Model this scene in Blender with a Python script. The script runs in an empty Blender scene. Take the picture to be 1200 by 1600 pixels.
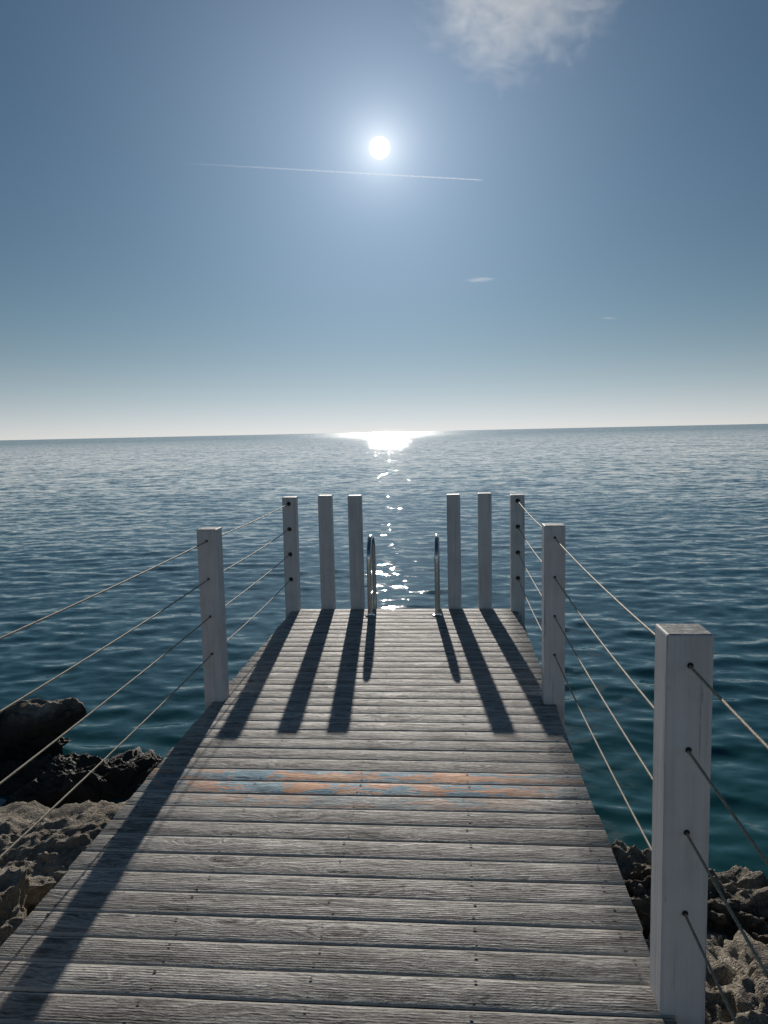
import bpy, bmesh, math, random
import numpy as np
from mathutils import Vector, Matrix

# ------------------------------------------------------------------ camera
F_PX, CAM_H = 1200.0, 1.6                      # focal length in pixels of the 1200 px wide photo, eye above deck
HOR_L, HOR_R, VP_X = 688.0, 662.0, 700.0       # horizon height left / right, vanishing point of the jetty
slope = (HOR_R - HOR_L) / 1200.0
roll = math.atan(slope)
HX = np.array([math.cos(roll), math.sin(roll)]); DN = np.array([-math.sin(roll), math.cos(roll)])
b0 = float((np.array([0, HOR_L]) - np.array([600, 800.0])) @ DN)
pitch = math.atan(-b0 / F_PX)
a0 = float((np.array([VP_X, HOR_L + slope * VP_X]) - np.array([600, 800.0])) @ HX)
_f = np.array([0, math.cos(pitch), -math.sin(pitch)]); _u = np.array([0, math.sin(pitch), math.cos(pitch)]); _r = np.array([1.0, 0, 0])
_d = a0 * _r - b0 * _u + F_PX * _f
yaw = math.atan2(_d[0], _d[1])
RZ = np.array([[math.cos(yaw), -math.sin(yaw), 0], [math.sin(yaw), math.cos(yaw), 0], [0, 0, 1]])
RT, UP, FW = RZ @ _r, RZ @ _u, RZ @ _f
EYE = np.array([0, 0, CAM_H])

def ray(x, y):
    v = np.array([x - 600, y - 800.0])
    d = (v @ HX) * RT - (v @ DN) * UP + F_PX * FW
    return d / np.linalg.norm(d)
def on_z(x, y, z):
    d = ray(x, y); return EYE + (z - CAM_H) / d[2] * d
def at_dist(x, y, t):
    return EYE + ray(x, y) * t

scene = bpy.context.scene
col = scene.collection
cam_data = bpy.data.cameras.new('camera')
cam = bpy.data.objects.new('camera', cam_data); col.objects.link(cam)
cam_data.sensor_fit = 'HORIZONTAL'; cam_data.sensor_width = 36.0; cam_data.lens = 36.0 * F_PX / 1200.0
cam_data.clip_start = 0.05; cam_data.clip_end = 120000.0
X = math.cos(roll) * RT + math.sin(roll) * UP
Y = -math.sin(roll) * RT + math.cos(roll) * UP
Z = -FW
cam.matrix_world = Matrix(((X[0], Y[0], Z[0], EYE[0]), (X[1], Y[1], Z[1], EYE[1]), (X[2], Y[2], Z[2], EYE[2]), (0, 0, 0, 1)))
scene.camera = cam

# ------------------------------------------------------------------ light
SUN = ray(593, 231)
SUN_EL = math.asin(SUN[2]); SUN_AZ = math.atan2(SUN[0], SUN[1])
world = bpy.data.worlds.new('World'); scene.world = world; world.use_nodes = True
wn, wl = world.node_tree.nodes, world.node_tree.links
wn.clear()
w_out = wn.new('ShaderNodeOutputWorld')
sky = wn.new('ShaderNodeTexSky'); sky.sky_type = 'NISHITA'; sky.sun_disc = False
sky.sun_elevation = SUN_EL; sky.sun_rotation = SUN_AZ
sky.altitude = 0; sky.air_density = 1.0; sky.dust_density = 0.0; sky.ozone_density = 1.5
w_bg = wn.new('ShaderNodeBackground'); w_bg.inputs['Strength'].default_value = 0.052
# the damp air low over the sea takes the yellow out of the horizon, all the way round
tc = wn.new('ShaderNodeTexCoord')
nrm = wn.new('ShaderNodeVectorMath'); nrm.operation = 'NORMALIZE'; wl.new(tc.outputs['Generated'], nrm.inputs[0])
sepw = wn.new('ShaderNodeSeparateXYZ'); wl.new(nrm.outputs[0], sepw.inputs[0])
bw = wn.new('ShaderNodeRGBToBW'); wl.new(sky.outputs['Color'], bw.inputs[0])
clean = wn.new('ShaderNodeMix'); clean.data_type = 'RGBA'; clean.blend_type = 'MULTIPLY'; clean.inputs[0].default_value = 1.0
wl.new(sky.outputs['Color'], clean.inputs[6]); clean.inputs[7].default_value = (0.53, 0.85, 1.02, 1)
def wmath(op, a, b=None):
    m = wn.new('ShaderNodeMath'); m.operation = op
    for i, v in enumerate((a, b)):
        if v is None: continue
        if isinstance(v, (int, float)): m.inputs[i].default_value = v
        else: wl.new(v, m.inputs[i])
    return m.outputs[0]
def haze(col_in, tint, scale, amount):
    cc = wn.new('ShaderNodeCombineColor')
    for i, k in enumerate(tint): wl.new(wmath('MULTIPLY', bw.outputs[0], k), cc.inputs[i])
    m = wn.new('ShaderNodeMix'); m.data_type = 'RGBA'
    wl.new(wmath('MULTIPLY', wmath('EXPONENT', wmath('MULTIPLY', wmath('MAXIMUM', sepw.outputs[2], 0.0), -1 / scale)), amount), m.inputs[0])
    wl.new(col_in, m.inputs[6]); wl.new(cc.outputs[0], m.inputs[7]); return m
hz = haze(haze(clean.outputs[2], (1.02, 1.38, 1.74), 0.17, 0.80).outputs[2], (2.10, 2.05, 1.94), 0.042, 0.92)
wl.new(hz.outputs[2], w_bg.inputs['Color'])
# the sun's own disc and the bright ring of sky round it, by true direction
dot = wn.new('ShaderNodeVectorMath'); dot.operation = 'DOT_PRODUCT'; wl.new(nrm.outputs[0], dot.inputs[0]); dot.inputs[1].default_value = tuple(SUN)
ang = wmath('ARCCOSINE', wmath('MINIMUM', dot.outputs['Value'], 1.0))
mr = wn.new('ShaderNodeMapRange'); mr.interpolation_type = 'SMOOTHSTEP'; wl.new(ang, mr.inputs['Value'])
mr.inputs['From Min'].default_value = math.radians(0.48); mr.inputs['From Max'].default_value = math.radians(0.74)
mr.inputs['To Min'].default_value = 1.0; mr.inputs['To Max'].default_value = 0.0
disc = wmath('MULTIPLY', mr.outputs[0], 8.0)
ring1 = wmath('MULTIPLY', wmath('EXPONENT', wmath('MULTIPLY', ang, -1 / math.radians(1.3))), 1.2)
ring2 = wmath('MULTIPLY', wmath('EXPONENT', wmath('MULTIPLY', ang, -1 / math.radians(10.5))), 0.80)
s_bg = wn.new('ShaderNodeBackground'); s_bg.inputs['Color'].default_value = (1.0, 0.95, 0.86, 1)
wl.new(wmath('ADD', disc, ring1), s_bg.inputs['Strength'])
r_bg = wn.new('ShaderNodeBackground'); r_bg.inputs['Color'].default_value = (0.80, 0.96, 1.16, 1)
wl.new(ring2, r_bg.inputs['Strength'])
w_add = wn.new('ShaderNodeAddShader'); wl.new(w_bg.outputs[0], w_add.inputs[0]); wl.new(s_bg.outputs[0], w_add.inputs[1])
w_add2 = wn.new('ShaderNodeAddShader'); wl.new(w_add.outputs[0], w_add2.inputs[0]); wl.new(r_bg.outputs[0], w_add2.inputs[1])
wl.new(w_add2.outputs[0], w_out.inputs['Surface'])

sun_data = bpy.data.lights.new('sun', 'SUN'); sun_data.energy = 5.0; sun_data.angle = math.radians(0.53); sun_data.color = (1.0, 0.93, 0.84)
sun = bpy.data.objects.new('sun', sun_data); col.objects.link(sun)
sun.rotation_mode = 'QUATERNION'; sun.rotation_quaternion = Vector(SUN).to_track_quat('Z', 'Y'); sun.location = (0, 0, 30)

scene.view_settings.view_transform = 'Standard'; scene.view_settings.look = 'None'
scene.view_settings.exposure = -0.75; scene.view_settings.gamma = 1.0; scene.view_settings.use_curve_mapping = False
scene.cycles.use_denoising = True
scene.cycles.use_adaptive_sampling = False
scene.cycles.sample_clamp_indirect = 6.0
scene.cycles.volume_step_rate = 1.0
scene.cycles.caustics_reflective = False; scene.cycles.caustics_refractive = False

rng = random.Random(7)
nrng = np.random.default_rng(11)

# ------------------------------------------------------------------ helpers
def tag(o, label=None, cat=None, group=None, kind=None):
    if label: o['label'] = label
    if cat: o['category'] = cat
    if group: o['group'] = group
    if kind: o['kind'] = kind
    return o
def empty(name, loc=(0, 0, 0)):
    o = bpy.data.objects.new(name, None); o.location = loc; o.empty_display_size = 0.1; col.objects.link(o); return o
def link(name, mesh, mat, parent=None, loc=None):
    o = bpy.data.objects.new(name, mesh); col.objects.link(o)
    if mat is not None and not mesh.materials: mesh.materials.append(mat)
    if parent is not None: o.parent = parent
    if loc is not None: o.location = loc
    return o
def from_bm(name, bm, smooth=False):
    me = bpy.data.meshes.new(name); bm.normal_update(); bm.to_mesh(me); bm.free()
    if smooth: me.polygons.foreach_set('use_smooth', [True] * len(me.polygons))
    return me
def grid_mesh(name, P, close_u=False, smooth=True):
    """P: (n, m, 3) array of points -> quad mesh"""
    n, m = P.shape[:2]
    i = np.arange(n - 1)[:, None]; j = np.arange(m if close_u else m - 1)[None, :]
    j2 = (j + 1) % m
    q = np.stack([i * m + j, i * m + j2, (i + 1) * m + j2, (i + 1) * m + j], -1).reshape(-1, 4)
    me = bpy.data.meshes.new(name)
    me.vertices.add(n * m); me.vertices.foreach_set('co', P.reshape(-1).astype(np.float32))
    me.loops.add(q.size); me.loops.foreach_set('vertex_index', q.reshape(-1).astype(np.int32))
    me.polygons.add(len(q)); me.polygons.foreach_set('loop_start', (np.arange(len(q)) * 4).astype(np.int32))
    me.update(calc_edges=True)
    if smooth: me.polygons.foreach_set('use_smooth', np.ones(len(q), bool))
    return me
def tube(path, rad, sides=12, close=True, lobes=0, twist=0.0, lobe_amp=0.0):
    """bmesh-free tube along a list of points; rad number or list"""
    P = np.array(path, float); n = len(P)
    T = np.gradient(P, axis=0); T /= np.linalg.norm(T, axis=1)[:, None]
    ref = np.array([0, 0, 1.0]) if abs(T[0][2]) < 0.9 else np.array([1.0, 0, 0])
    A = np.zeros_like(P); A[0] = np.cross(T[0], ref); A[0] /= np.linalg.norm(A[0])
    for k in range(1, n):
        v = A[k - 1] - T[k] * (A[k - 1] @ T[k]); A[k] = v / np.linalg.norm(v)
    B = np.cross(T, A)
    s = np.concatenate([[0], np.cumsum(np.linalg.norm(np.diff(P, axis=0), axis=1))])
    R = np.full(n, rad) if np.isscalar(rad) else np.array(rad)
    th = np.linspace(0, 2 * math.pi, sides, endpoint=False)
    r = R[:, None] * np.ones(sides)[None, :]
    if lobes: r = r * (1 + lobe_amp * np.abs(np.cos(lobes * 0.5 * (th[None, :] + twist * s[:, None]))) - lobe_amp * 0.5)
    return P[:, None, :] + r[..., None] * (np.cos(th)[None, :, None] * A[:, None, :] + np.sin(th)[None, :, None] * B[:, None, :])
def lathe_bm(bm, prof, loc=(0, 0, 0), axis='Z', seg=20):
    """prof: list of (r, h); closed at the ends where r == 0"""
    rings = []
    for r, h in prof:
        ring = []
        for k in range(seg):
            a = 2 * math.pi * k / seg; x, y = r * math.cos(a), r * math.sin(a)
            p = (x, y, h) if axis == 'Z' else ((x, h, y) if axis == 'Y' else (h, x, y))
            ring.append(bm.verts.new((p[0] + loc[0], p[1] + loc[1], p[2] + loc[2])))
        rings.append(ring)
    for a, b in zip(rings, rings[1:]):
        for k in range(seg):
            bm.faces.new((a[k], a[(k + 1) % seg], b[(k + 1) % seg], b[k]))
    bm.faces.new(rings[0][::-1]); bm.faces.new(rings[-1])
    bmesh.ops.recalc_face_normals(bm, faces=bm.faces[:])
def box_mesh(name, size, bev=0.0, loc=(0, 0, 0), seg=2):
    bm = bmesh.new(); bmesh.ops.create_cube(bm, size=1.0)
    for v in bm.verts: v.co = Vector((v.co.x * size[0] + loc[0], v.co.y * size[1] + loc[1], v.co.z * size[2] + loc[2]))
    if bev: bmesh.ops.bevel(bm, geom=bm.edges[:], offset=bev, segments=seg, profile=0.5, affect='EDGES')
    return from_bm(name, bm)

# numpy gradient noise
_perm = np.random.default_rng(3).permutation(256); _perm = np.concatenate([_perm, _perm, _perm])
_g = np.random.default_rng(4).normal(size=(256, 3)); _g /= np.linalg.norm(_g, axis=1)[:, None]
def noise3(p):
    i = np.floor(p).astype(np.int64); f = p - i; i &= 255
    u = f * f * f * (f * (f * 6 - 15) + 10)
    out = 0.0
    for dx in (0, 1):
        wx = u[:, 0] if dx else 1 - u[:, 0]
        for dy in (0, 1):
            wy = u[:, 1] if dy else 1 - u[:, 1]
            for dz in (0, 1):
                wz = u[:, 2] if dz else 1 - u[:, 2]
                h = _perm[_perm[_perm[(i[:, 0] + dx) & 255] + ((i[:, 1] + dy) & 255)] + ((i[:, 2] + dz) & 255)] & 255
                g = _g[h]
                out = out + wx * wy * wz * (g[:, 0] * (f[:, 0] - dx) + g[:, 1] * (f[:, 1] - dy) + g[:, 2] * (f[:, 2] - dz))
    return out * 1.5
def fbm(p, octv=4, lac=2.1, gain=0.5):
    s, a = 0.0, 1.0
    for k in range(octv):
        s = s + a * noise3(p + 17.3 * k); p = p * lac; a *= gain
    return s
def ridged(p, octv=4, lac=2.1, gain=0.5):
    s, a = 0.0, 1.0
    for k in range(octv):
        s = s + a * (1 - 2 * np.abs(noise3(p + 9.1 * k))); p = p * lac; a *= gain
    return s

# ------------------------------------------------------------------ materials
class NT:
    def __init__(self, name):
        self.m = bpy.data.materials.new(name); self.m.use_nodes = True
        self.t = self.m.node_tree; self.n = self.t.nodes; self.l = self.t.links; self.n.clear()
        self.out = self.n.new('ShaderNodeOutputMaterial')
    def put(self, sock, v):
        if v is None: return
        if hasattr(v, 'is_linked') or hasattr(v, 'links'): self.l.new(v, sock)
        else:
            if sock.type == 'RGBA' and len(v) == 3: v = (*v, 1)
            sock.default_value = v
    def node(self, typ, ins=None, **kw):
        nd = self.n.new(typ)
        for k, v in kw.items(): setattr(nd, k, v)
        for k, v in (ins or {}).items(): self.put(nd.inputs[k], v)
        return nd
    def math(self, op, a, b=None, c=None, clamp=False):
        nd = self.node('ShaderNodeMath', operation=op); nd.use_clamp = clamp
        for i, v in enumerate((a, b, c)):
            if v is not None: self.put(nd.inputs[i], v)
        return nd.outputs[0]
    def vmath(self, op, a, b=None):
        nd = self.node('ShaderNodeVectorMath', operation=op)
        for i, v in enumerate((a, b)):
            if v is not None: self.put(nd.inputs[i], v)
        return nd.outputs[0]
    def ramp(self, fac, stops):
        nd = self.node('ShaderNodeValToRGB', {'Fac': fac}); e = nd.color_ramp.elements
        while len(e) < len(stops): e.new(0.5)
        for k, (p, c) in enumerate(stops):
            e[k].position = p; e[k].color = (*c, 1) if len(c) == 3 else c
        return nd.outputs['Color']
    def rng(self, v, a, b, c=0.0, d=1.0, smooth=False):
        nd = self.node('ShaderNodeMapRange', {'Value': v, 'From Min': a, 'From Max': b, 'To Min': c, 'To Max': d})
        if smooth: nd.interpolation_type = 'SMOOTHSTEP'
        return nd.outputs[0]
    def mix(self, fac, a, b, blend='MIX'):
        nd = self.node('ShaderNodeMix', data_type='RGBA', blend_type=blend)
        self.put(nd.inputs[0], fac); self.put(nd.inputs[6], a); self.put(nd.inputs[7], b); return nd.outputs[2]
    def noise(self, vec, scale, detail=4, rough=0.55, dist=0.0, out='Fac'):
        return self.node('ShaderNodeTexNoise', {'Vector': vec, 'Scale': scale, 'Detail': detail, 'Roughness': rough, 'Distortion': dist}).outputs[out]
    def mapping(self, vec, scale=(1, 1, 1), loc=(0, 0, 0)):
        return self.node('ShaderNodeMapping', {'Vector': vec, 'Scale': scale, 'Location': loc}).outputs[0]
    def bsdf(self, **ins):
        p = self.node('ShaderNodeBsdfPrincipled')
        for k, v in ins.items(): self.put(p.inputs[k.replace('_', ' ')], v)
        self.l.new(p.outputs[0], self.out.inputs['Surface']); return p
    def bump(self, h, dist, strength=1.0, normal=None):
        return self.node('ShaderNodeBump', {'Height': h, 'Distance': dist, 'Strength': strength, 'Normal': normal}).outputs[0]

PITCH, PW, TH = 0.1242, 0.1188, 0.030      # board spacing, width, thickness
def wood_material(name, band=0.0):
    t = NT(name)
    tco = t.node('ShaderNodeTexCoord').outputs['Object']
    rnd = t.node('ShaderNodeObjectInfo').outputs['Random']
    off = t.node('ShaderNodeCombineXYZ', {'X': t.math('MULTIPLY', rnd, 37.0), 'Y': t.math('MULTIPLY', rnd, 91.0), 'Z': t.math('MULTIPLY', rnd, 13.0)}).outputs[0]
    v = t.vmath('ADD', tco, off)
    # knots bend the grain
    kv = t.mapping(v, (2.3, 7.5, 1.0))
    vor = t.node('ShaderNodeTexVoronoi', {'Vector': kv, 'Scale': 1.0, 'Randomness': 1.0}, voronoi_dimensions='2D')
    knot = t.rng(vor.outputs['Distance'], 0.03, 0.42, 1.0, 0.0, True)
    has = t.math('GREATER_THAN', t.node('ShaderNodeSeparateColor', {0: vor.outputs['Color']}).outputs[0], 0.35)
    knot = t.math('MULTIPLY', knot, has)
    knot_core = t.math('MULTIPLY', has, t.rng(vor.outputs['Distance'], 0.03, 0.14, 1.0, 0.0, True))
    bend = t.noise(t.mapping(v, (4.5, 9.0, 1.0)), 1.0, 4, 0.62)
    sep = t.node('ShaderNodeSeparateXYZ', {'Vector': v})
    yy = t.math('ADD', sep.outputs[1], t.math('ADD', t.math('MULTIPLY', bend, 0.075), t.math('MULTIPLY', knot, 0.06)))
    gv = t.node('ShaderNodeCombineXYZ', {'X': t.math('MULTIPLY', sep.outputs[0], 5.0), 'Y': t.math('MULTIPLY', yy, 95.0), 'Z': sep.outputs[2]}).outputs[0]
    grain = t.noise(gv, 1.0, 5, 0.62)
    fine = t.noise(t.mapping(v, (22.0, 330.0, 1.0)), 1.0, 3, 0.6)
    blotch = t.noise(t.mapping(v, (3.0, 14.0, 1.0)), 1.0, 4, 0.6)
    rough_patch = t.noise(t.mapping(v, (38.0, 110.0, 1.0)), 1.0, 3, 0.6)
    g = t.math('ADD', t.math('MULTIPLY', grain, 0.45), t.math('ADD', t.math('MULTIPLY', fine, 0.15), t.math('ADD', t.math('MULTIPLY', blotch, 0.22), t.math('MULTIPLY', rough_patch, 0.18))))
    c = t.ramp(g, [(0.400, (0.050, 0.046, 0.042)), (0.460, (0.170, 0.159, 0.146)), (0.512, (0.285, 0.268, 0.247)), (0.595, (0.48, 0.455, 0.42))])
    # each board weathered a little differently
    tone = t.rng(rnd, 0.0, 1.0, 0.82, 1.30)
    c = t.mix(1.0, c, t.node('ShaderNodeCombineColor', {0: tone, 1: t.math('MULTIPLY', tone, 0.985), 2: t.math('MULTIPLY', tone, 0.965)}).outputs[0], 'MULTIPLY')
    c = t.mix(t.math('MULTIPLY', knot_core, 0.75), c, (0.045, 0.038, 0.033))
    # faint reddish and greenish weathering
    tint = t.noise(t.mapping(v, (1.7, 4.0, 1.0)), 1.0, 3, 0.5)
    c = t.mix(t.rng(tint, 0.55, 0.75, 0.0, 0.35), c, (0.17, 0.115, 0.10))
    if band > 0:  # orange and teal streaks along the grain, fading towards the board ends
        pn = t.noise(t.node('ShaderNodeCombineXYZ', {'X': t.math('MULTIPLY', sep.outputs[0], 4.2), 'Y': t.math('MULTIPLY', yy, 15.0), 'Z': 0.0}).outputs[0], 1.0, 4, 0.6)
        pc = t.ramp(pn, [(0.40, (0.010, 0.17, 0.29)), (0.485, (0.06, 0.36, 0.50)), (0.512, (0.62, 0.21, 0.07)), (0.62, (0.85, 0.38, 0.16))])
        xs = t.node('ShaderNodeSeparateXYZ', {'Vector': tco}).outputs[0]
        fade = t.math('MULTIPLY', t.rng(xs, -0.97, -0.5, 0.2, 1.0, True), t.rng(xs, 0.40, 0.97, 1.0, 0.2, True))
        grain_streak = t.rng(t.noise(gv, 0.8, 4, 0.7), 0.40, 0.52, 0.68, 1.0)
        c = t.mix(t.math("MULTIPLY", t.math("MULTIPLY", fade, grain_streak), band, clamp=True), c, pc)
    # rubbed board edges, painted extra pale for the sunlit bright line at seams
    ye = t.math('ABSOLUTE', t.node('ShaderNodeSeparateXYZ', {'Vector': tco}).outputs[1])
    edge = t.rng(t.math('ADD', ye, t.math('MULTIPLY', t.math('SUBTRACT', t.noise(t.mapping(v, (9.0, 60.0, 1.0)), 1.0, 3, 0.6), 0.5), 0.008)), PW / 2 - 0.0125, PW / 2 - 0.0085, 0.0, 0.8, True)
    edge = t.math('MULTIPLY', edge, t.math('GREATER_THAN', t.node('ShaderNodeSeparateXYZ', {'Vector': tco}).outputs[2], -0.0060))
    c = t.mix(edge, c, (0.56, 0.53, 0.47))
    # drying cracks
    crk = t.noise(t.mapping(v, (3.0, 190.0, 1.0)), 1.0, 2, 0.5)
    crack = t.math('MULTIPLY', t.rng(crk, 0.66, 0.70), t.rng(blotch, 0.48, 0.56))
    c = t.mix(t.math('MULTIPLY', crack, 0.8), c, (0.025, 0.022, 0.02))
    # relief: raised grain, worn grooves of the deck board, weather pits
    ysep = t.node('ShaderNodeSeparateXYZ', {'Vector': tco}).outputs[1]
    groove = t.math('SINE', t.math('MULTIPLY', ysep, 2 * math.pi / 0.0105))
    gmask = t.rng(t.noise(t.mapping(v, (1.2, 7.0, 1.0)), 1.0, 3, 0.6), 0.38, 0.62, 0.15, 1.0)
    h = t.math('ADD', t.math('MULTIPLY', t.math('MULTIPLY', groove, gmask), 0.22), t.math('ADD', t.math('MULTIPLY', grain, 1.5), t.math('ADD', t.math('MULTIPLY', fine, 0.6), t.math('MULTIPLY', rough_patch, 0.9))))
    h = t.math('SUBTRACT', h, t.math('ADD', t.math('MULTIPLY', knot_core, 0.8), crack))
    nb = t.bump(h, 0.0036, 1.0)
    t.bsdf(Base_Color=c, Roughness=t.rng(g, 0.4, 0.62, 0.72, 0.52), Specular_IOR_Level=0.38, Normal=nb)
    return t.m

def post_paint():
    t = NT('weathered_white_paint')
    o = t.node('ShaderNodeTexCoord').outputs['Object']
    rnd = t.node('ShaderNodeObjectInfo').outputs['Random']
    v = t.vmath('ADD', o, t.node('ShaderNodeCombineXYZ', {'X': t.math('MULTIPLY', rnd, 31.0), 'Y': 0.0, 'Z': t.math('MULTIPLY', rnd, 17.0)}).outputs[0])
    gr = t.noise(t.mapping(v, (60, 60, 2.2)), 1.0, 4, 0.6)
    bl = t.noise(v, 6.0, 4, 0.6)
    c = t.ramp(t.math('ADD', t.math('MULTIPLY', gr, 0.5), t.math('MULTIPLY', bl, 0.5)), [(0.36, (0.60, 0.58, 0.575)), (0.5, (0.72, 0.70, 0.70)), (0.64, (0.78, 0.765, 0.765))])
    # thin scuffs and chips where the timber shows
    sc = t.noise(t.mapping(v, (150, 150, 9)), 1.0, 2, 0.5)
    ch = t.noise(v, 34.0, 3, 0.6)
    chip = t.math('MULTIPLY', t.rng(sc, 0.69, 0.74), t.rng(ch, 0.52, 0.62))
    c = t.mix(t.math('MULTIPLY', chip, 0.7), c, (0.20, 0.18, 0.17))
    ck = t.rng(t.noise(t.mapping(v, (75, 75, 1.4)), 1.0, 2, 0.5), 0.685, 0.70)
    ck = t.math('MULTIPLY', ck, t.rng(bl, 0.44, 0.5))
    c = t.mix(t.math('MULTIPLY', ck, 0.4), c, (0.16, 0.15, 0.15))
    grime = t.rng(t.noise(t.mapping(v, (9, 9, 1.6)), 1.0, 5, 0.65), 0.52, 0.72, 0.0, 0.2)
    c = t.mix(grime, c, (0.46, 0.45, 0.43))
    nb = t.bump(t.math('SUBTRACT', t.math('ADD', gr, t.math('MULTIPLY', bl, 0.6)), ck), 0.0014, 0.9)
    t.bsdf(Base_Color=c, Roughness=0.46, Normal=nb)
    return t.m
def post_top():
    t = NT('worn_post_top')
    o = t.node('ShaderNodeTexCoord').outputs['Object']
    n1 = t.noise(o, 55.0, 5, 0.7); n2 = t.noise(t.mapping(o, (14, 120, 10)), 1.0, 3, 0.6)
    c = t.ramp(t.math('ADD', t.math('MULTIPLY', n1, 0.6), t.math('MULTIPLY', n2, 0.4)), [(0.40, (0.12, 0.115, 0.11)), (0.52, (0.33, 0.32, 0.31)), (0.60, (0.66, 0.65, 0.64))])
    t.bsdf(Base_Color=c, Roughness=0.6, Normal=t.bump(n1, 0.002, 0.8))
    return t.m
def plain(name, colr, rough, metal=0.0, bump_scale=None, bump_d=0.001, var=0.25):
    t = NT(name); o = t.node('ShaderNodeTexCoord').outputs['Object']
    n = t.noise(o, bump_scale or 40.0, 4, 0.6)
    c = t.mix(t.rng(n, 0.35, 0.65), tuple(x * (1 - var) for x in colr), tuple(min(1, x * (1 + var)) for x in colr))
    t.bsdf(Base_Color=c, Roughness=rough, Metallic=metal, Normal=t.bump(n, bump_d, 0.6))
    return t.m
def steel():
    t = NT('polished_steel'); o = t.node('ShaderNodeTexCoord').outputs['Object']
    n = t.noise(o, 30.0, 4, 0.6)
    t.bsdf(Base_Color=(0.62, 0.62, 0.61), Metallic=1.0, Roughness=t.rng(n, 0.3, 0.7, 0.14, 0.30))
    return t.m
def rope_material():
    t = NT('twisted_rope'); o = t.node('ShaderNodeTexCoord').outputs['Object']
    n = t.noise(t.mapping(o, (300, 90, 300)), 1.0, 3, 0.6); b = t.noise(t.mapping(o, (1, 3, 1)), 1.0, 3, 0.6)
    c = t.mix(t.rng(n, 0.35, 0.65), (0.24, 0.185, 0.115), (0.52, 0.43, 0.29))
    c = t.mix(t.rng(b, 0.55, 0.8, 0.0, 0.5), c, (0.20, 0.17, 0.13))
    t.bsdf(Base_Color=c, Roughness=0.62, Sheen_Weight=0.1, Normal=t.bump(n, 0.001, 0.6))
    return t.m
def rock_material(name, dark=0.0):
    t = NT(name); g = t.node('ShaderNodeNewGeometry'); o = g.outputs['Position']
    n1 = t.noise(o, 2.3, 6, 0.62); n2 = t.noise(o, 16.0, 6, 0.65); n3 = t.noise(o, 70.0, 4, 0.6)
    pit = t.node('ShaderNodeTexVoronoi', {'Vector': t.vmath('ADD', o, t.vmath('SCALE', t.noise(o, 9.0, 3, 0.6, out='Color'), None)), 'Scale': 24.0}).outputs['Distance']
    g1 = t.math('ADD', t.math('MULTIPLY', n1, 0.45), t.math('ADD', t.math('MULTIPLY', n2, 0.35), t.math('MULTIPLY', n3, 0.2)))
    c = t.ramp(g1, [(0.38, (0.17, 0.14, 0.11)), (0.50, (0.38, 0.33, 0.26)), (0.62, (0.56, 0.50, 0.41))])
    # the zone the waves wash is stained dark by algae and stays wet
    z = t.node('ShaderNodeSeparateXYZ', {'Vector': o}).outputs[2]
    wet = t.rng(t.math('ADD', z, t.math('MULTIPLY', t.math('SUBTRACT', n1, 0.5), 0.5)), -0.98 + dark, -0.76 + dark, 1.0, 0.0, True)
    c = t.mix(t.math('MULTIPLY', wet, 0.88), c, (0.026, 0.024, 0.019))
    h = t.math('ADD', t.math('MULTIPLY', n2, 1.0), t.math('ADD', t.math('MULTIPLY', n3, 0.35), t.math('MULTIPLY', pit, 0.5)))
    t.bsdf(Base_Color=c, Roughness=t.rng(wet, 0, 1, 0.9, 0.55), Specular_IOR_Level=0.3, Normal=t.bump(h, 0.02, 1.0))
    return t.m
SEA_Z = -0.95
def sea_material():
    t = NT('sea_water'); g = t.node('ShaderNodeNewGeometry'); p = g.outputs['Position']
    flat = t.vmath('MULTIPLY', p, (1, 1, 0))
    # slopes of the small waves, straight from noise (no screen-size filtering, so far water glitters too)
    def slopes(sx, sy, detail, amp):
        nn = t.noise(t.mapping(flat, (sx, sy, 1)), 1.0, detail, 0.55, out='Color')
        return t.vmath('MULTIPLY', t.vmath('SUBTRACT', nn, (0.5, 0.5, 0.5)), (amp * 0.60, amp, 0))
    dist = t.node('ShaderNodeVectorMath', {0: flat}, operation='LENGTH').outputs['Value']
    farw = t.math('ADD', t.rng(dist, 9.0, 50.0, 0.0, 0.60, True), t.rng(dist, 55.0, 150.0, 0.0, 0.45, True))
    s = t.vmath('ADD', slopes(3.2, 7.5, 3, 0.36), t.vmath('ADD', slopes(10.0, 18.0, 2, 0.10), slopes(0.05, 0.16, 2, 0.05)))
    fs = t.node('ShaderNodeVectorMath', {0: t.vmath('ADD', slopes(1.2, 2.0, 3, 0.75), slopes(0.25, 0.45, 2, 0.20)), 'Scale': farw}, operation='SCALE').outputs[0]
    s = t.vmath('ADD', s, fs)
    N = t.vmath('NORMALIZE', t.vmath('ADD', g.outputs['Normal'], s))
    # clear shallow water over pale rock turns green, deep water blue
    xyz = t.node('ShaderNodeSeparateXYZ', {'Vector': p})
    shal = t.rng(t.math('ADD', xyz.outputs[1], t.math('MULTIPLY', t.noise(flat, 0.5, 3, 0.6), 5.0)), 4.0, 13.0, 1.0, 0.0, True)
    c = t.mix(shal, (0.022, 0.100, 0.122), (0.008, 0.075, 0.074))
    t.bsdf(Base_Color=c, Roughness=t.rng(dist, 25.0, 500.0, 0.03, 0.14), IOR=1.333, Normal=N)
    return t.m

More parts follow.
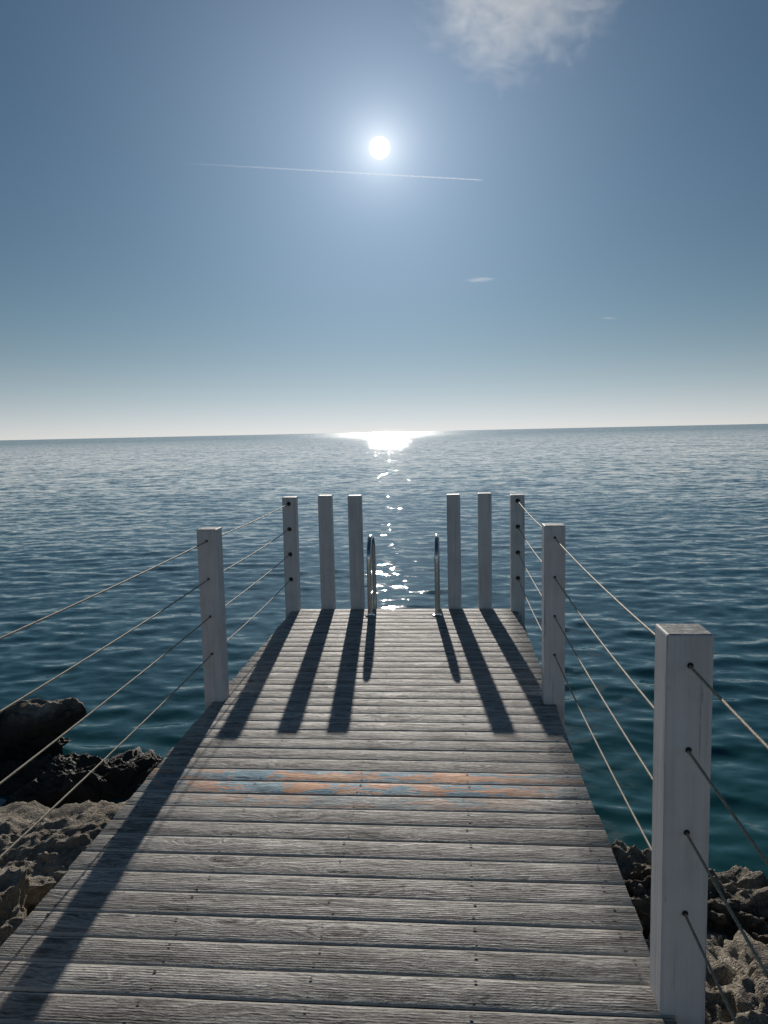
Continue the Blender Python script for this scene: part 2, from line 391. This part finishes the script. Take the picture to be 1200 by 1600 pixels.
M_WOOD = wood_material('weathered_deck_wood')
M_WOOD_BAND = wood_material('weathered_deck_wood_with_colour_band', 1.15)
M_WOOD_BAND2 = wood_material('weathered_deck_wood_with_faint_colour_band', 0.35)
M_BEAM = plain('dark_timber', (0.10, 0.085, 0.07), 0.8, 0, 18.0, 0.004)
M_POST, M_TOP = post_paint(), post_top()
M_HOLE = plain('dark_hole_rim', (0.018, 0.017, 0.016), 0.7)
M_BOLT = plain('dark_iron', (0.035, 0.032, 0.03), 0.5, 0.6)
M_STEEL, M_ROPE = steel(), rope_material()
M_ROCK, M_ROCK_D = rock_material('limestone'), rock_material('limestone_dark', 0.35)  # second copy's dark zone reaches higher up the rock
M_SCREW = plain('rusty_screw', (0.03, 0.022, 0.018), 0.7, 0.3)

# ------------------------------------------------------------------ sea
def build_sea():
    cx, cy = -0.4, 1.0
    r = [1.2]
    while r[-1] < 170: r.append(r[-1] * 1.0066)
    far = list(np.geomspace(r[-1], 60000, 40))[1:]
    r = np.array(r + far)
    thf = np.radians(np.linspace(90 - 52, 90 + 52, 560)); thb = np.radians(np.linspace(90 + 52, 450 - 52, 90))[1:-1]
    th = np.concatenate([thf, thb])
    Xg = cx + r[:, None] * np.cos(th)[None, :]; Yg = cy + r[:, None] * np.sin(th)[None, :]
    Zg = np.zeros_like(Xg); Dx = np.zeros_like(Xg); Dy = np.zeros_like(Xg)
    cell = np.gradient(r)[:, None] * np.ones(len(th))[None, :]
    g = np.random.default_rng(21)
    n = 130
    lam = np.exp(np.linspace(math.log(0.15), math.log(5.0), n) + g.normal(0, 0.03, n))
    main = math.radians(-97)                      # the light breeze sends the ripples towards the shore
    ph = g.uniform(0, 2 * math.pi, n)
    # gusts: patches of stronger and weaker ripples
    q = np.stack([Xg.ravel() * 0.22, Yg.ravel() * 0.30, np.zeros(Xg.size)], 1)
    gust = (0.9 + 0.7 * fbm(q, 2)).reshape(Xg.shape).clip(0.4, 1.5)
    wt = np.exp(-0.5 * ((np.log(lam) - math.log(0.35)) / 0.85) ** 2); wt *= 0.094 * math.sqrt(2) / math.sqrt((wt ** 2).sum())
    for k in range(n):
        L = lam[k]; kk = 2 * math.pi / L
        a = main + g.normal() * math.radians(38 if L < 1.2 else 24)
        w = np.clip((L / cell - 2.6) / 3.0, 0, 1)
        if L < 1.5: w = w * gust
        arg = kk * (Xg * math.cos(a) + Yg * math.sin(a)) + ph[k]
        A = wt[k] / kk * w
        Zg += A * np.cos(arg)
        Dx -= 0.9 * A * math.cos(a) * np.sin(arg); Dy -= 0.9 * A * math.sin(a) * np.sin(arg)
    P = np.stack([Xg + Dx, Yg + Dy, Zg + SEA_Z], -1)
    me = grid_mesh('sea', P[::1], close_u=True)
    me.flip_normals()
    o = link('sea', me, sea_material()); tag(o, 'rippled blue green sea reaching to the horizon', 'sea', kind='structure')
    if me.polygons[1000].normal.z < 0: me.flip_normals()
build_sea()

# ------------------------------------------------------------------ rocky shore (the ground under and beside the jetty)
def build_shore():
    nx, ny = 330, 300
    xs = np.linspace(-9, 8, nx); ys = np.linspace(-7, 7.5, ny)
    Xg, Yg = np.meshgrid(xs, ys); q = np.stack([Xg.ravel(), Yg.ravel(), np.zeros(Xg.size)], 1)
    n1 = fbm(q * 0.5, 3).reshape(Xg.shape); n2 = ridged(q * 1.7, 4).reshape(Xg.shape); n3 = fbm(q * 6.0, 3).reshape(Xg.shape)
    edge = 3.2 + 0.9 * n1 - 0.25 * np.abs(Xg + 0.4) * (Xg > 0)
    t = (Yg - edge) / 2.2
    h = -0.78 - 0.75 * np.clip(t, 0, 1.3) + 0.10 * np.clip(-t, 0, 3)
    h = h + 0.13 * n1 + 0.09 * (n2 - 0.6) + 0.03 * n3
    under = np.exp(-((Xg + 0.42) / 1.3) ** 4); h = np.where(h > -0.5, h * (1 - under) + np.minimum(h, -0.5) * under, h)
    me = grid_mesh('rocky_shore', np.stack([Xg, Yg, h], -1))
    o = link('rocky_shore', me, M_ROCK); tag(o, 'low limestone shore running under the jetty', 'shore', kind='structure')
build_shore()

def rock(loc, size, rz, seed, label, mat, sub=7, horns=(), flat=0.0, amp=1.0, tilt=(0, 0)):
    bm = bmesh.new(); bmesh.ops.create_icosphere(bm, subdivisions=sub, radius=1.0)
    me = bpy.data.meshes.new('limestone_rock'); bm.to_mesh(me); bm.free()
    nv = len(me.vertices); u = np.empty(nv * 3, np.float32); me.vertices.foreach_get('co', u); u = u.reshape(-1, 3).astype(float)
    s = np.array(size)
    rad = 1 + 0.38 * fbm(u * 1.3 + seed * 7.7, 3) + 0.16 * (ridged(u * 2.2 + seed * 3.1, 3) - 0.7)
    for d, a, k in horns:
        d = np.array(d, float); d /= np.linalg.norm(d); rad = rad + a * np.exp(-k * (1 - u @ d))
    p = u * rad[:, None]
    if flat: p[:, 2] = np.where(p[:, 2] > flat, flat + (p[:, 2] - flat) * 0.35, p[:, 2])
    p = p * s
    w = p + np.array(loc)
    nrm = u / s; nrm /= np.linalg.norm(nrm, axis=1)[:, None]
    d = amp * (0.075 * fbm(w * 2.6 + seed, 3) + 0.040 * (ridged(w * 5.0 + seed, 4) - 0.75) + 0.020 * (ridged(w * 15.0, 3) - 0.7) - 0.030 * np.clip(noise3(w * 17.0) + 0.10, 0, 1) + 0.008 * noise3(w * 48.0))
    p = p + nrm * d[:, None]
    me.vertices.foreach_set('co', p.reshape(-1).astype(np.float32)); me.update()
    me.polygons.foreach_set('use_smooth', [True] * len(me.polygons))
    o = link('limestone_rock', me, mat, loc=loc); o.rotation_euler = (tilt[0], tilt[1], rz)
    tag(o, label, 'rock', 'limestone rocks beside the jetty'); return o
rock((-4.18, 5.75, -1.04), (0.85, 0.42, 0.30), 0.1, 1.3, 'dark jagged rock with a raised horn standing in the sea at the far left', M_ROCK_D, horns=(((0.62, -0.1, 0.85), 1.05, 22),))
rock((-2.90, 5.25, -1.16), (1.05, 0.42, 0.32), 0.06, 2.2, 'dark wet rock ledge reaching from the left to the jetty edge at the waterline', M_ROCK_D, horns=(((1, 0.1, 0.1), 0.25, 9),))
rock((-2.45, 3.95, -1.00), (1.15, 0.55, 0.46), 0.22, 3.1, 'pale sunlit limestone bank left of the jetty behind the rounded boulder', M_ROCK, flat=0.6, amp=0.5)
rock((-2.42, 3.02, -0.92), (0.55, 0.52, 0.42), 0.4, 4.6, 'rounded grey boulder in the shade nearest the left jetty edge', M_ROCK, amp=0.5)
rock((1.20, 4.05, -1.06), (0.62, 0.36, 0.26), -0.35, 5.2, 'brown rock slab between the right jetty edge and the nearest white post', M_ROCK, amp=0.8)
rock((1.75, 3.62, -1.14), (0.72, 0.42, 0.30), 0.1, 6.4, 'pale rock ridge at the waterline right of the nearest white post', M_ROCK, amp=0.8)
rock((1.58, 2.80, -1.04), (0.75, 0.55, 0.42), -0.2, 7.9, 'big pitted sunlit limestone boulder at the lower right corner', M_ROCK, amp=0.8)
rock((0.95, 3.10, -0.96), (0.30, 0.40, 0.26), 0.2, 8.8, 'small knobbly rock half hidden behind the nearest white post', M_ROCK, sub=6, amp=0.8)

# ------------------------------------------------------------------ jetty
XL, XR, YE = -1.435, 0.600, 6.835
jetty = empty('jetty', (-0.4175, 4.0, -0.03)); tag(jetty, 'grey weathered timber jetty of cross boards leading out over the sea', 'jetty')
def plank_mesh(seed):
    g = np.random.default_rng(seed)
    L = XR - XL; hw, th = PW / 2, TH
    def shoulder(rw, rh): return [(hw - rw, 0.0), (hw - 0.002, -rh), (hw - 0.0006, -rh - 0.0012), (hw, -rh - 0.003)]
    prof = shoulder(0.0085, 0.0019) + [(hw, -th), (-hw, -th)] + [(-p, q) for p, q in shoulder(0.0045, 0.0014)[::-1]]   # seaward edge shaped wider to catch a bright line of sun
    prof = np.array(prof); m = len(prof); n = 15
    e0, e1 = g.normal(0, 0.0035, 2)
    xs = np.linspace(-L / 2 + e0, L / 2 + e1, n)
    P = np.zeros((n, m, 3))
    bow = np.cumsum(g.normal(0, 0.0005, n)); bow -= bow.mean()
    lift = np.cumsum(g.normal(0, 0.00022, n)); lift -= lift.mean()
    wob = g.normal(0, 0.0007, (n, 2))
    cup = g.normal(0, 0.0005)
    for i in range(n):
        P[i, :, 0] = xs[i]
        P[i, :, 1] = prof[:, 0] + bow[i] + np.where(prof[:, 0] > 0, wob[i, 0], wob[i, 1])
        P[i, :, 2] = prof[:, 1] + lift[i] + cup * (prof[:, 0] / hw) ** 2
    me = grid_mesh('plank', P, close_u=True, smooth=False)
    bm = bmesh.new(); bm.from_mesh(me); bm.verts.ensure_lookup_table()
    bm.faces.new([bm.verts[k] for k in range(m)][::-1]); bm.faces.new([bm.verts[(n - 1) * m + k] for k in range(m)])
    bmesh.ops.recalc_face_normals(bm, faces=bm.faces[:]); bm.to_mesh(me); bm.free()
    return me
screws = bmesh.new()
k = 0
POSTS_Y = {'edge': (-0.4, 2.0, 4.4, 6.735)}
while True:
    yc = YE - PITCH / 2 - k * PITCH
    if yc < -1.6: break
    y_img = yc
    mat = M_WOOD
    if 3.31 < yc < 3.44: mat = M_WOOD_BAND
    elif 3.19 < yc < 3.31: mat = M_WOOD_BAND
    elif 3.06 < yc < 3.19: mat = M_WOOD_BAND2
    me = plank_mesh(100 + k)
    o = link('plank', me, mat, jetty)
    o.location = (-0.4175 - jetty.location.x, yc - jetty.location.y, rng.gauss(0, 0.0005) - jetty.location.z)
    o.rotation_euler = (rng.gauss(0, 0.003), rng.gauss(0, 0.0005), rng.gauss(0, 0.0009))
    for xj in (-1.36, -0.90, -0.42, 0.06, 0.53):
        for dy in (-0.033, 0.033):
            if rng.random() < 0.06: continue
            c = (xj + rng.gauss(0, 0.008), yc + dy + rng.gauss(0, 0.003))
            rr = rng.uniform(0.0038, 0.0062)
            vs = [screws.verts.new((c[0] + rr * math.cos(a) - jetty.location.x, c[1] + rr * math.sin(a) - jetty.location.y, 0.0034 - jetty.location.z)) for a in np.linspace(0, 2 * math.pi, 9)[:-1]]
            screws.faces.new(vs)
    k += 1
so = link('screw_heads', from_bm('screw_heads', screws), M_SCREW, jetty); so['kind'] = 'stuff'
jl = jetty.location
for xj in (-1.31, -0.42, 0.475):
    o = link('beam', box_mesh('beam', (0.09, YE + 1.5, 0.18), 0.004), M_BEAM, jetty); o.location = (xj - jl.x, (YE - 1.55) / 2 - jl.y, -0.032 - 0.09 - jl.z)
o = link('end_board', box_mesh('end_board', (1.98, 0.035, 0.17), 0.004), M_BEAM, jetty); o.location = (-0.4175 - jl.x, YE - 0.045 - jl.y, -0.032 - 0.085 - jl.z)
for xj in (-1.20, 0.36):
    for yj in (1.6, 4.1, 6.55):
        bm = bmesh.new(); lathe_bm(bm, [(0.085, -2.2), (0.085, -0.215)], seg=20)
        o = link('pile', from_bm('pile', bm, True), M_BEAM, jetty); o.location = (xj - jl.x, yj - jl.y, -jl.z)

# ------------------------------------------------------------------ posts
PS = 0.12
def post_shaft(z0, z1):
    bm = bmesh.new(); bmesh.ops.create_cube(bm, size=1.0)
    for v in bm.verts: v.co = Vector((v.co.x * PS, v.co.y * PS, z1 if v.co.z > 0 else z0))
    bmesh.ops.bevel(bm, geom=bm.edges[:], offset=0.006, segments=2, profile=0.5, affect='EDGES')
    me = from_bm('shaft', bm); me.materials.append(M_POST); me.materials.append(M_TOP)
    for p in me.polygons:
        if p.normal.z > 0.9: p.material_index = 1
    return me
HOLES = (0.98, 0.752, 0.524, 0.296)
def hole_mesh(sgn):
    bm = bmesh.new(); lathe_bm(bm, [(0.0065, 0), (0.0082, 0.0005), (0.0082, 0.0014), (0.0065, 0.0020)], axis='Y', seg=14)
    for v in bm.verts: v.co.y *= sgn
    bmesh.ops.recalc_face_normals(bm, faces=bm.faces[:])
    return from_bm('rope_hole', bm)
hole_f, hole_b = hole_mesh(-1), hole_mesh(1)
hole_f.materials.append(M_HOLE); hole_b.materials.append(M_HOLE)
def bolt_mesh():
    bm = bmesh.new()
    lathe_bm(bm, [(0.019, 0.0), (0.019, -0.003), (0.0165, -0.005), (0.009, -0.006), (0.009, -0.012), (0.011, -0.013), (0.011, -0.020), (0.005, -0.023)], axis='Y', seg=18)
    return from_bm('eye_bolt', bm)
bolt = bolt_mesh(); bolt.materials.append(M_BOLT)
SHAFT = post_shaft(-0.30, 1.05)
def railing_post(x, y, label, corner=False, holes=True, lean=(0, 0), dz=0.0, group='white posts of the rope railing'):
    p = empty('railing_post', (x, y, 0)); tag(p, label, 'post', group)
    link('shaft', SHAFT, None, p, (0, 0, dz))
    if holes:
        for h in HOLES:
            if corner: link('eye_bolt', bolt, None, p, (0.0, -PS / 2, h))
            else:
                link('rope_hole', hole_f, None, p, (0.0, -PS / 2, h)); link('rope_hole', hole_b, None, p, (0.0, PS / 2, h))
    p.rotation_euler = (lean[0], lean[1], 0); return p
PXL, PXR = -1.430, 0.597
railing_post(PXL, 6.795, 'far left corner post with rope ends bolted to it', corner=True, lean=(0, 0.004), dz=-0.012)
railing_post(PXR, 6.795, 'far right corner post with rope ends bolted to it', corner=True, dz=-0.02)
railing_post(PXL, 4.46, 'white post halfway along the left jetty edge, casting the long shadow', lean=(0, -0.002))
railing_post(PXR, 4.46, 'white post halfway along the right jetty edge', lean=(0, 0.002))
railing_post(0.618, 2.06, 'large nearest white post with a worn top at the lower right', lean=(0, 0.001), dz=0.012)
railing_post(PXL, 1.70, 'white post on the left jetty edge nearest the land')
railing_post(0.618, -0.34, 'white post on the right jetty edge nearest the land')
for x, l in ((-1.120, 'plain end post beside the far left corner post'), (-0.848, 'plain end post just left of the ladder'),
             (0.042, 'plain end post just right of the ladder'), (0.314, 'plain end post beside the far right corner post')):
    railing_post(x, YE + PS / 2 + 0.004, l, holes=False, lean=(0, rng.gauss(0, 0.002)), dz=rng.uniform(-0.02, -0.008), group='plain white posts along the jetty end')

# ------------------------------------------------------------------ ropes
def rope(x, stops, h, sag, label, x_end=None):
    pts = []
    y = stops[0]
    for y0, y1 in zip(stops, stops[1:]):
        n = int(abs(y1 - y0) / 0.006)
        for k in range(n):
            u = k / n; pts.append((x, y0 + (y1 - y0) * u, h - sag * 4 * u * (1 - u)))
    pts.append((x, stops[-1], h))
    P = np.array(pts)
    if x_end is not None:
        P[:, 0] = x + (x_end - x) * np.clip((4.46 - P[:, 1]) / 2.4, 0, 1)
    me = grid_mesh('rope', tube(P, 0.0034, 9, lobes=3, twist=2 * math.pi / 0.034 / 1, lobe_amp=0.5), close_u=True)
    o = link('railing_rope', me, M_ROPE)
    tag(o, label, 'rope', 'ropes strung between the railing posts'); return o
order = ('top', 'second from top', 'third from top', 'lowest')
for h, w in zip(HOLES, order):
    s1, s2 = rng.uniform(0.010, 0.022), rng.uniform(0.010, 0.022)
    rope(PXL, (6.72, 4.46, 1.70), h, s1, f'{w} rope of the left railing')
    rope(PXR, (6.72, 4.46, 2.06, -0.34), h, s2, f'{w} rope of the right railing', x_end=0.618)

# ------------------------------------------------------------------ swimming ladder
lad = empty('swim_ladder', (-0.405, 6.85, 0)); tag(lad, 'polished steel swimming ladder with two arched handrails at the jetty end', 'ladder')
lo = lad.location
for x in (-0.700, -0.112):
    pts = [(x, 6.565, z) for z in np.linspace(0.0, 0.50, 8)]
    yc, rr = 6.565 + 0.20, 0.20
    pts += [(x, yc - rr * math.cos(a), 0.50 + 0.172 * math.sin(a)) for a in np.linspace(0, math.pi, 26)[1:]]
    pts += [(x, yc + rr + 0.02 * min(1, (0.5 - z) / 0.3), z) for z in np.linspace(0.44, -1.9, 26)]
    o = link('handrail', grid_mesh('handrail', tube(pts, 0.020, 18), close_u=True), M_STEEL, lad); o.location = -lo
    bm = bmesh.new(); lathe_bm(bm, [(0.043, 0.002), (0.043, 0.008), (0.038, 0.012), (0.026, 0.014), (0.024, 0.026), (0.020, 0.028)], loc=(x - lo.x, 6.565 - lo.y, 0), seg=24)
    link('base_flange', from_bm('base_flange', bm, False), M_STEEL, lad)
for z in (-0.35, -0.62, -0.89, -1.16, -1.43):
    o = link('rung', box_mesh('rung', (0.56, 0.075, 0.022), 0.005), M_STEEL, lad); o.location = (-0.406 - lo.x, 6.985 - lo.y, z)

# ------------------------------------------------------------------ clouds and contrail (thin volumes high in the sky)
def volume_material(name, expr):
    t = NT(name); d = expr(t)
    v = t.node('ShaderNodeVolumePrincipled', {'Color': (1, 1, 1), 'Anisotropy': 0.45}); t.put(v.inputs['Density'], d)
    t.l.new(v.outputs[0], t.out.inputs['Volume']); return t.m
def cloud(name, label, px, py, dist, wpx, hpx, depth, mat, tilt=0.0):
    c = at_dist(px, py, dist); s = dist / F_PX
    bm = bmesh.new(); bmesh.ops.create_icosphere(bm, subdivisions=3, radius=1.0)
    me = from_bm(name, bm)
    o = link(name, me, mat, loc=c); o.scale = (wpx * s / 2, depth, hpx * s / 2)
    el = math.asin(ray(px, py)[2]); az = math.atan2(c[0], c[1])
    o.rotation_euler = (el * 0.5, tilt, -az)
    tag(o, label, 'cloud', 'clouds'); return o
def puff(t):
    o = t.node('ShaderNodeTexCoord').outputs['Object']
    r = t.node('ShaderNodeVectorMath', {0: o}, operation='LENGTH').outputs['Value']
    big = t.noise(o, 1.6, 2, 0.5); n = t.noise(t.mapping(o, (1.4, 1.2, 1.6), (3.1, 1.7, 0.4)), 3.8, 8, 0.68, 0.8)
    d = t.math('SUBTRACT', t.math('ADD', t.math('MULTIPLY', n, 3.8), t.math('MULTIPLY', big, 1.8)), t.math('ADD', 2.12, t.math('MULTIPLY', t.math('POWER', r, 2.0), 1.75)))
    return t.math('MULTIPLY', t.math('MAXIMUM', d, 0.0), 0.0034)
def wisp(dens):
    def f(t):
        o = t.node('ShaderNodeTexCoord').outputs['Object']
        r = t.node('ShaderNodeVectorMath', {0: o}, operation='LENGTH').outputs['Value']
        n = t.noise(t.mapping(o, (2.0, 1.0, 1.0)), 1.5, 3, 0.6)
        return t.math('MULTIPLY', t.math('MULTIPLY', t.rng(r, 0.0, 1.0, 1.0, 0.0, True), t.rng(n, 0.3, 0.6)), dens)
    return f
cloud('cirrus_cloud', 'ragged white cloud at the top right of the sky', 820, -26, 3200, 375, 300, 230, volume_material('cloud_vapour', puff), 0.1)
cloud('cloud_wisp', 'small flat streak of cloud right of the sun above the horizon', 750, 437, 14000, 60, 9, 250, volume_material('wisp_vapour', wisp(0.0016)))
cloud('cloud_wisp', 'tiny faint wisp of cloud low in the right sky', 950, 497, 14000, 34, 5, 200, volume_material('faint_wisp_vapour', wisp(0.0010)), 0.12)
def build_contrail():
    D = 30000.0
    a, b = at_dist(270, 254, D), at_dist(757, 281.5, D)
    n = 60; u = np.linspace(0, 1, n)
    c = (a + b) / 2
    pts = [tuple((a + (b - a) * k) - c) for k in u]
    rad = [max(2.0, (34 - 14 * k) * (1 - max(0, (k - 0.975) / 0.025) ** 2)) for k in u]
    P = tube(pts, rad, 10)
    me = grid_mesh('contrail', P, close_u=True)
    bm = bmesh.new(); bm.from_mesh(me); bm.verts.ensure_lookup_table()
    bm.faces.new([bm.verts[k] for k in range(10)]); bm.faces.new([bm.verts[(n - 1) * 10 + k] for k in range(10)])
    bmesh.ops.recalc_face_normals(bm, faces=bm.faces[:]); bm.to_mesh(me); bm.free()
    def dens(t):
        g = t.node('ShaderNodeSeparateXYZ', {'Vector': t.node('ShaderNodeTexCoord').outputs['Generated']}).outputs[0]
        return t.math('MULTIPLY', t.math('POWER', g, 1.4), 0.012)
    o = link('contrail', me, volume_material('contrail_vapour', dens), loc=c)
    tag(o, 'thin white aircraft trail crossing the sky just under the sun', 'contrail')
build_contrail()
